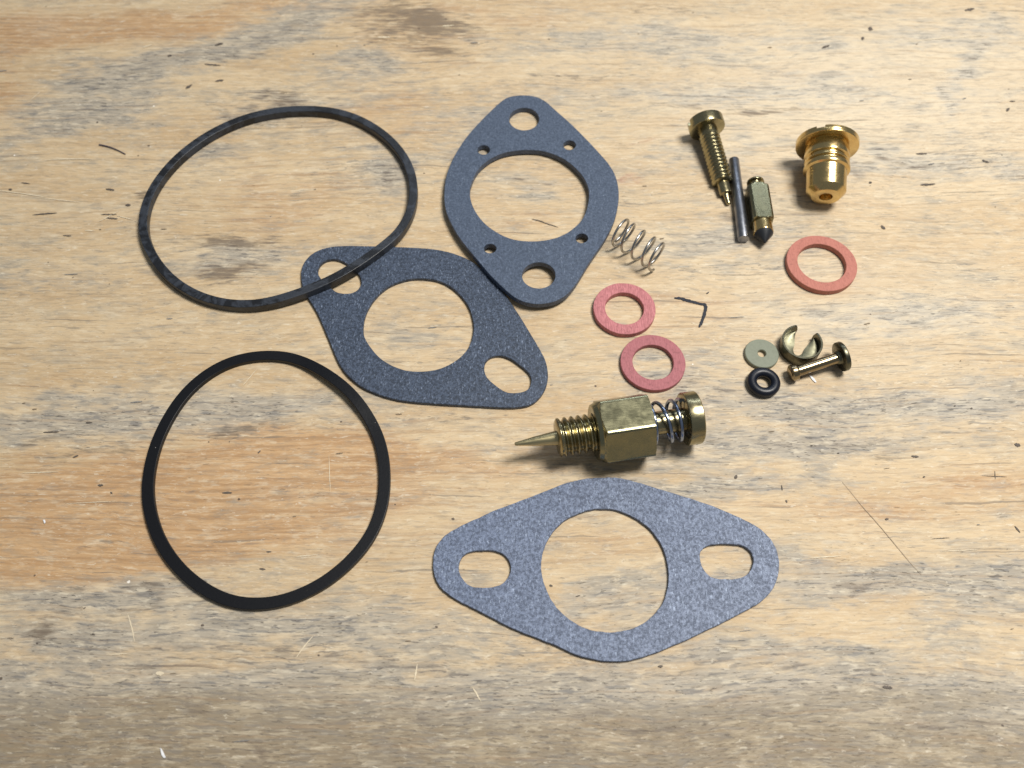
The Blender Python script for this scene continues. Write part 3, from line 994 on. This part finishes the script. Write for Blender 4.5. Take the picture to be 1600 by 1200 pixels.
prof = [(sH0 - .1, 1.0), (sH0 - .1, 4.9), (sH0, 5.15), (sH0 + .7, 5.45)] + [(sH0 + .75 + .09 * k, 5.5 + .17 * k) for k in range(7)]
prof += [(s, 7) for s in np.linspace(sH0 + 1.4, sH1 - 0.35, 10)] + [(sH1 - .2, 6.55), (sH1 - 0.08, 6.0), (sH1, 5.5), (sH1, 2.0)]
V, F = lathe(prof, A0, ax, 180, hexr)
fix_normals(mesh_obj('hexagon_body', V, F, M['brass_olive'], root, OR, sharp=20))
sK = S(1067.5)
V, F = lathe([(sH1 - .5, 2.2), (sK + .3, 2.2)], A0, ax, 48)
fix_normals(mesh_obj('shank', V, F, M['brass'], root, OR))
V, F = slotted_disc(5.0, sK, sK + 1.4, sK + 2.7, 1.15, A0, ax, roll=math.radians(20))
fix_normals(mesh_obj('screw_head', V, F, M['brass'], root, OR, sharp=28))


def spring_u(t):
    return 0.05 * t / 0.28 if t < 0.28 else (0.05 + 0.57 * (t - 0.28) / 0.26 if t < 0.54 else 0.62 + 0.38 * (t - 0.54) / 0.46)


V, F = helix_tube(A0, ax, 3.8, 0.37, sH1 + 0.32, sK - 0.32, 3.3, math.radians(-60), sfun=spring_u)
fix_normals(mesh_obj('spring', V, F, M['spring_blue'], root, OR, sharp=60))

# ------------------------------------------------------------------ idle screw
hf = P(1105.5, 203, 3.95)
tp = P(1138.6, 319, 0.62)
ax = (tp - hf)
L = ax.length
ax.normalize()
print('idle screw', L)
root = empty('adjusting_screw', (P(1120, 270, 0).x, P(1120, 270, 0).y, 0))
tag(root, 'long-threaded brass screw with slotted round head and stepped tip, beside the steel pin', 'screw')
OR = tuple(root['o_mm'])
V, F = slotted_disc(4.1, 0.0, -1.3, -2.6, 1.1, hf, ax, roll=math.radians(-8))
fix_normals(mesh_obj('screw_head', V, F, M['brass'], root, OR, sharp=28))
s0, s1 = 0.10 * L, 0.715 * L
prof = [(-.3, 2.2), (s0, 2.25)] + [(s, 2.35) for s in np.arange(s0 + .05, s1, 0.08)] + [(s1 + .15, 1.9), (s1 + .3, 1.42)]
V, F = lathe(prof, hf, ax, 60, thread_r(0.42, s0, s1, 0.98))
fix_normals(mesh_obj('threaded_shank', V, F, M['brass'], root, OR, sharp=45))
V, F = lathe(bev([(s1 + .2, 1.38), (.865 * L, 1.38), (.87 * L, 1.35), (.875 * L, 0.72), (.97 * L, 0.52), (L, 0.46), (L, 0.02)], .08), hf, ax, 40)
fix_normals(mesh_obj('stepped_tip', V, F, M['brass'], root, OR, sharp=35))

# ------------------------------------------------------------------ steel pin
a = P(1146.5, 250, 1.1)
b = P(1161.8, 374, 1.2)
d = (b - a)
V, F = lathe(bev([(0, 0.02), (0, 1.18), (d.length, 1.25), (d.length, 0.02)], .14), a, d.normalized(), 40)
o = mesh_obj('steel_pin', V, F, M['steel'], None, tuple(P(1154, 312, 0)), sharp=35)
fix_normals(o)
tag(o, 'plain dull grey steel hinge pin between the brass screw and the inlet needle', 'pin')

# ------------------------------------------------------------------ inlet needle
a = P(1180.5, 287, 2.3)
b = P(1197.3, 384, 1.0)
b2 = P(1193.0, 365, 2.15)
d = (b2 - a)
L = d.length
ax = d.normalized()
print('inlet needle', L)
root = empty('inlet_needle', (P(1188, 330, 0).x, P(1188, 330, 0).y, 0))
tag(root, 'square brass inlet needle with a pointed black rubber tip, right of the steel pin', 'needle')
OR = tuple(root['o_mm'])


def sqr(s, r, th):
    q = ((th) % (math.pi / 2)) - math.pi / 4
    h = 2.25
    hr = h / max(math.cos(((th + math.pi / 4) % (math.pi / 2)) - math.pi / 4), 0.5)
    hr = min(hr, 2.85)
    return min(hr, r)


sb0, sb1 = 0.09 * L, 0.80 * L
prof = [(sb0, 1.0), (sb0, 2.05), (sb0 + .25, 2.4), (sb0 + .7, 2.9)] + [(s, 3) for s in np.linspace(sb0 + .9, sb1 - .3, 6)] + [(sb1 - .15, 2.75), (sb1, 2.35), (sb1, 1.2)]
V, F = lathe(prof, a, ax, 96, sqr)
fix_normals(mesh_obj('square_body', V, F, M['brass_olive'], root, OR, sharp=22))
V, F = lathe(bev([(-0.5, .02), (-0.5, 1.9), (-.05, 1.9), (.05, 1.25), (sb0 + .1, 1.15)], .07), a, ax, 40)
fix_normals(mesh_obj('rim', V, F, M['brass'], root, OR, sharp=30))
V, F = lathe(bev([(sb1 - .1, 2.1), (.98 * L, 2.15), (L, 2.1), (L, 1.5)], .08), a, ax, 48)
fix_normals(mesh_obj('collar', V, F, M['brass_gold'], root, OR, sharp=30))
V, F = lathe([(L - .05, 1.98), (L + .18, 2.03), (L + .32, 1.98), (L + 2.25, 0.36), (L + 2.55, 0.14), (L + 2.62, 0.02)], a, ax, 48)
fix_normals(mesh_obj('rubber_tip', V, F, M['tip'], root, OR, sharp=40))

# ------------------------------------------------------------------ brass nozzle
a = P(1292.3, 231, 6.75)
b = P(1290.3, 308, 4.25)
d = b - a
L = d.length
ax = d.normalized()
print('nozzle', L)
root = empty('nozzle', (P(1290, 270, 0).x, P(1290, 270, 0).y, 0))
tag(root, 'bright golden brass nozzle with a wide flange and a bored rounded end', 'nozzle')
OR = tuple(root['o_mm'])
n0 = 1.0
V, F = slotted_disc(6.75, -0.55, -0.85, -1.5, 1.8, a, ax, roll=math.radians(118))
V2, F2 = lathe(bev([(0, 4.2), (0, 6.75), (-0.8, 6.75), (-0.8, 4)], .22), a, ax, 96, cap0=False, cap1=False)
V, F = merge((V, F), (V2, F2))
fix_normals(mesh_obj('flange', V, F, M['brass_gold'], root, OR, sharp=30))
prof = [(-.1, 4.3), (.6, 4.3), (.8, 4.75), (3.0, 4.85), (3.25, 4.2), (3.75, 4.15), (3.95, 4.8), (4.4, 4.85), (4.6, 4.3), (4.95, 4.3), (5.1, 4.95), (6.1, 4.95), (6.3, 4.28), (L - 1.35, 4.22), (L, 3.05), (L, 1.4), (L - 2.5, 1.35), (L - 2.5, 0.02)]
V, F = lathe(bev(prof, .1), a, ax, 96, cap0=False)
fix_normals(mesh_obj('body', V, F, M['brass_gold'], root, OR, sharp=24))

# ------------------------------------------------------------------ clip
R = 4.05
TH = 0.42
HC = 2.7
cz = P(1254.0, 533.5, HC)
g0, g1 = math.radians(91), math.radians(360 + 38)
n = 72
V, F = [], []
for i in range(n + 1):
    t = g0 + (g1 - g0) * i / n
    e = min(i, n - i) / n * 26                         # rounded ears at the two ends
    hh = HC if e > 1 else HC * (0.55 + 0.45 * math.sqrt(max(0, 1 - (1 - e) ** 2)))
    zb = 0.0 if e > 1 else 0.35 * (1 - e)
    for rr, z in ((R, zb), (R, hh - .05), (R - .05, hh), (R - TH + .05, hh), (R - TH, hh - .05), (R - TH, zb)):
        V.append((cz.x + rr * math.cos(t), cz.y + rr * math.sin(t), z))
for i in range(n):
    for k in range(6):
        F.append((i * 6 + k, i * 6 + (k + 1) % 6, (i + 1) * 6 + (k + 1) % 6, (i + 1) * 6 + k))
F.append((0, 1, 2, 3, 4, 5))
F.append(tuple(n * 6 + k for k in (5, 4, 3, 2, 1, 0)))
root = empty('retaining_clip', (cz.x, cz.y, 0))
tag(root, 'dark brass C-shaped retaining clip standing open towards the upper right', 'clip')
OR = tuple(root['o_mm'])
fix_normals(mesh_obj('band', V, F, M['brass_dark'], root, OR, sharp=35))
# folded inner floor with a U notch towards the opening
V, F = [], []
gm = (g0 + g1) / 2 - math.pi                           # direction of the opening
ux, uy = math.cos(gm), math.sin(gm)
vx, vy = -uy, ux
K = 6
n = 60
for lay in (0, 1):
    for i in range(n + 1):
        q = i / n
        t = g0 + 0.12 + (g1 - g0 - 0.24) * q
        ox, oy = (R - TH - .02) * math.cos(t), (R - TH - .02) * math.sin(t)
        # inner path: down one side of the U, round its bottom, up the other
        w = 1.35
        if q < 0.32:
            k = q / 0.32
            lu, lv = 2.6 - 3.0 * k, w + 0.35 * math.cos(k * math.pi) * 0.9
            sgn = 1
        elif q > 0.68:
            k = (1 - q) / 0.32
            lu, lv = 2.6 - 3.0 * k, w + 0.35 * math.cos(k * math.pi) * 0.9
            sgn = -1
        else:
            k = (q - 0.32) / 0.36
            an = math.pi * k
            lu, lv, sgn = -0.4 - math.sin(an) * 1.6, (w - .3) * math.cos(an), 1
            if k > 0:
                lv = (w - 0.315) * math.cos(an)
        ix, iy = lu * ux + sgn * lv * vx, lu * uy + sgn * lv * vy
        for j in range(K + 1):
            m = j / K
            x, y = ox + (ix - ox) * m, oy + (iy - oy) * m
            pu = (x * ux + y * uy) / R
            z = 0.55 + 0.55 * max(0, pu + .15) ** 1.2 + 0.16 * math.sin(m * math.pi) - 0.15 * m
            V.append((cz.x + x, cz.y + y, z - 0.28 * lay))
B_ = (n + 1) * (K + 1)
for lay in (0, 1):
    for i in range(n):
        for j in range(K):
            q = [lay * B_ + i * (K + 1) + j, lay * B_ + i * (K + 1) + j + 1, lay * B_ + (i + 1) * (K + 1) + j + 1, lay * B_ + (i + 1) * (K + 1) + j]
            F.append(tuple(q if lay == 0 else q[::-1]))
for i in range(n):
    a_, b_ = i * (K + 1) + K, (i + 1) * (K + 1) + K
    F.append((a_, b_, B_ + b_, B_ + a_))
    a_, b_ = i * (K + 1), (i + 1) * (K + 1)
    F.append((a_, b_, B_ + b_, B_ + a_))
for i in (0, n):
    for j in range(K):
        a_, b_ = i * (K + 1) + j, i * (K + 1) + j + 1
        F.append((a_, b_, B_ + b_, B_ + a_))
fix_normals(mesh_obj('inner_lip', V, F, M['brass_lip'], root, OR, sharp=40))

# ------------------------------------------------------------------ headed pin
a = P(1233.6, 584.2, 1.72)
b = P(1311.5, 558.2, 2.95)
d = b - a
L = d.length
ax = d.normalized()
print('headed pin', L)
root = empty('headed_pin', (P(1275, 575, 0).x, P(1275, 575, 0).y, 0))
tag(root, 'polished bronze pin with a flat round head and smaller button end, lying against the clip', 'pin')
OR = tuple(root['o_mm'])
V, F = lathe(bev([(0, .02), (0, 1.15), (.35, 1.62), (1.45, 1.62), (1.55, 1.2), (1.8, 1.12)], .1), a, ax, 56)
fix_normals(mesh_obj('button_end', V, F, M['bronze'], root, OR, sharp=35))
V, F = lathe([(1.6, 1.06), (L - .6, 1.10)], a, ax, 48)
fix_normals(mesh_obj('shank', V, F, M['bronze'], root, OR, sharp=35))
V, F = lathe(bev([(L - .9, .9), (L - .7, 1.35), (L - .1, 1.4), (L, 1.6), (L, 3.0), (L + .95, 3.0), (L + .95, 1.2), (L + .8, .02)], .16), a, ax, 72)
fix_normals(mesh_obj('round_head', V, F, M['brass_dark'], root, OR, sharp=35))

# ------------------------------------------------------------------ loose spring
a = P(967.5, 362, 3.35)
b = P(1028, 402, 3.35)
d = b - a
L = d.length
ax = d.normalized()


def su(t):
    return 0.11 * t / 0.2 if t < 0.2 else (0.11 + 0.74 * (t - 0.2) / 0.6 if t < 0.8 else 0.85 + 0.15 * (t - 0.8) / 0.2)


V, F = helix_tube(a, ax, 3.05, 0.28, -0.3, L + .3, 4.95, math.radians(-95), hand=1, n=44, sfun=su)
o = mesh_obj('coil_spring', V, F, M['spring'], None, tuple(P(996, 395, 0)), sharp=60)
fix_normals(o)
tag(o, 'small thin-wire coil spring lying beside the thick gasket', 'spring')

# ------------------------------------------------------------------ marks and debris on the wood
def stroke(pts_px, widths, name, mat, seed=0, z=0.035):
    r = np.random.RandomState(seed)
    # resample
    P2, W2 = [], []
    for i in range(len(pts_px) - 1):
        for k in range(6):
            t = k / 6
            P2.append((np.array(pts_px[i]) * (1 - t) + np.array(pts_px[i + 1]) * t))
            W2.append(widths[i] * (1 - t) + widths[i + 1] * t)
    P2.append(np.array(pts_px[-1], float)); W2.append(widths[-1])
    P2 = np.array(P2)
    T = np.gradient(P2, axis=0)
    T /= np.linalg.norm(T, axis=1, keepdims=True)
    Nn = np.stack([-T[:, 1], T[:, 0]], 1)
    V, F = [], []
    for i, p in enumerate(P2):
        for s in (1, -1):
            q = p + Nn[i] * s * W2[i] / 2 * (0.75 + 0.5 * r.rand())
            V.append(tuple(P(q[0], q[1], z)))
    for i in range(len(P2) - 1):
        F.append((2 * i, 2 * i + 2, 2 * i + 3, 2 * i + 1))
    return mesh_obj(name, V, F, mat, BOARD, (0, 0, 0), sharp=None)


k5 = lambda L_: [(900 + x * .2668, 320 + y * .2668) for x, y in L_]
o = stroke(k5([(576, 545), (600, 546), (640, 556), (690, 570), (730, 580), (756, 583), (760, 600), (752, 640), (742, 670), (730, 700), (720, 716)]),
           [1.6, 3.8, 4.6, 4.0, 3.4, 4.0, 5.4, 5.0, 4.6, 4.4, 2.2], 'pen_mark', M['ink'], 4)
stroke(k5([(765, 520), (778, 512)]), [1.8, 1.6], 'pen_mark', M['ink'], 5)
stroke([(1316, 752), (1345, 788), (1375, 822), (1400, 852), (1425, 882), (1440, 898)], [.4, .7, .9, .8, .6, .3], 'scratch', mat_plain('scratched_wood', (0.38, 0.29, 0.19), 0.6), 6)

rows_dark = [(1555, 742, 14, 1.2, 86), (1554, 744, 40, 1.0, 3), (1590, 695, 10, 7, 20), (1590, 827, 14, 3, 50), (1380, 355, 9, 5, 40),
             (1386, 811, 6, 4, 0), (1222, 762, 9, 2, 80), (1229, 783, 5, 3, 60), (1470, 841, 30, 1.2, -4), (861, 915, 6, 4, 20),
             (903, 931, 8, 2, -15), (139, 660, 10, 3, 0), (80, 675, 26, 3, -3), (70, 334, 40, 2.4, -5), (40, 286, 14, 2, 8), (16, 296, 6, 4, 0),
             (170, 335, 26, 2, 0), (175, 341, 18, 3, 4), (172, 296, 14, 4, 6), (200, 320, 9, 4, 0), (105, 368, 14, 1.6, 4), (146, 991, 5, 4, 20),
             (58, 1005, 4, 3, 0), (132, 950, 5, 2, -30), (265, 87, 7, 4, -10), (332, 101, 26, 3, 5), (343, 126, 14, 4, -10), (342, 69, 14, 4, -15),
             (152, 191, 3, 3, 0), (295, 135, 12, 5, -30), (1540, 252, 12, 4, 20), (1440, 240, 18, 3, 0), (1422, 124, 5, 2, 0), (1575, 171, 7, 5, -40),
             (1582, 158, 9, 2, 0), (1515, 15, 16, 5, -10), (1360, 45, 8, 7, 20), (1348, 60, 5, 8, 0), (1290, 73, 14, 4, -20), (1360, 285, 5, 4, 0),
             (1450, 288, 24, 4, -4), (1430, 713, 12, 4, 8), (1310, 708, 4, 2, 0), (1268, 696, 4, 2, 0), (1518, 638, 4, 3, 0), (1492, 634, 3, 3, 0),
             (1444, 745, 4, 3, 0), (1032, 1041, 8, 5, 0), (1387, 1074, 16, 6, 10), (845, 960, 60, 1.2, 0), (185, 820, 0.1, 0.1, 0),
             (157, 758, 9, 4, 0), (174, 770, 4, 4, 30), (118, 713, 10, 3, -20), (1165, 630, 0.1, 0.1, 0), (840, 344, 20, 1.4, 12), (857, 350, 34, 1.6, 18),
             (420, 862, 9, 2.5, 0), (410, 889, 10, 4, 5), (405, 706, 6, 3, -40), (355, 770, 16, 4, 0), (1150, 745, 5, 8, 10)]
rows_dark = [(r[0], r[1], r[2], max(0.8, r[3] * 0.75), r[4]) for r in rows_dark if r[2] > 1]
sliver_set('dark_flecks', rows_dark, M['fleck'])
rows_pale = [(205, 980, 48, 2.6, 76, .03), (476, 1010, 44, 2.4, -52, .02), (650, 1050, 26, 3, 100), (185, 1022, 40, 1.6, -4), (110, 249, 80, 1.5, -1, .02),
             (30, 302, 90, 1.6, 8, .01), (90, 312, 70, 1.2, 6), (170, 338, 36, 1.5, -28), (195, 340, 28, 1.4, 15), (140, 785, 90, 1.0, -3),
             (62, 738, 60, 1.6, -2), (260, 645, 60, 1.2, -2), (1480, 60, 130, 1.4, -4, .01), (230, 72, 18, 2, -20), (55, 150, 20, 1.4, -40),
             (515, 740, 60, 1.3, 88), (730, 845, 40, 1.0, 0), (480, 868, 40, 1.6, -6), (250, 1052, 14, 8, 0), (1240, 640, 30, 1.2, -3), (390, 590, 34, 1.3, -50),
             (745, 1085, 30, 3, 60), (140, 360, 16, 2, 0), (310, 600, 24, 1, 80), (1500, 860, 60, 1.3, -3), (1290, 870, 50, 2, -4), (700, 40, 20, 2, -4), (600, 58, 22, 3, 0)]
sliver_set('pale_splinters', [(r[0], r[1], r[2], max(0.7, r[3] * .75)) + tuple(r[4:]) for r in rows_pale], M['fleck_pale'])
rows_blue = []
for i in range(24):
    px, py = rng.rand() * 1600, rng.rand() * 1200
    rows_blue.append((px, py, 5 + 26 * rng.rand() ** 2, 0.8 + 1.1 * rng.rand(), -5 + 8 * (rng.rand() - .5)))
sliver_set('grain_pits', rows_blue, M['fleck_blue'])
rows_b = []
for i in range(40):
    px, py = rng.rand() * 1600, rng.rand() * 1200
    rows_b.append((px, py, 2 + 12 * rng.rand() ** 3, 0.7 + 1.0 * rng.rand(), -4 + 14 * (rng.rand() - .5)))
sliver_set('grain_pits', rows_b, M['fleck_brown'], z0=0.06)

# loose bits that could be blown away
hair = [P(155 + 41 * t, 226 + 15 * t - 2.5 * math.sin(t * 3.1), 0.12 + .1 * math.sin(t * 3)) for t in np.linspace(0, 1, 14)]
V, F = tube(hair, lambda t: 0.15 * (1 - .5 * t) + 0.03, 8)
o = mesh_obj('fibre', V, F, mat_plain('purple_grey_fibre', (0.085, 0.070, 0.090), 0.6), None, tuple(P(175, 233, 0)))
tag(o, 'short dark purple-grey fibre lying alone left of the dusty ring', 'fibre')


def chip3d(name, outline, th, mat, label, cat, z=0.02):
    pts = [P(x, y, z + th) for x, y in outline]
    o = plate_world(name, [np.array([(p.x, p.y) for p in pts])], flat(z + th), th, mat, None, 0.02, sharp=25)
    return tag(o, label, cat)


chip3d('paint_chip', [(1264, 586), (1269, 588), (1273, 592), (1276, 597), (1274, 597.5), (1270, 594), (1267, 590)], .15, M['paint'], 'tiny white chip on the wood below the headed bronze pin', 'chip')
chip3d('paint_chip', [(250, 1168), (253, 1171), (256, 1177), (259, 1184), (255, 1184), (252, 1179)], .15, M['paint'], 'tiny white sliver near the bottom left edge of the wood', 'chip')
chip3d('paint_chip', [(67, 812), (70, 812), (71, 816), (69, 818), (68, 815)], .15, M['paint'], 'tiny curled white shaving left of the clean black ring', 'chip')
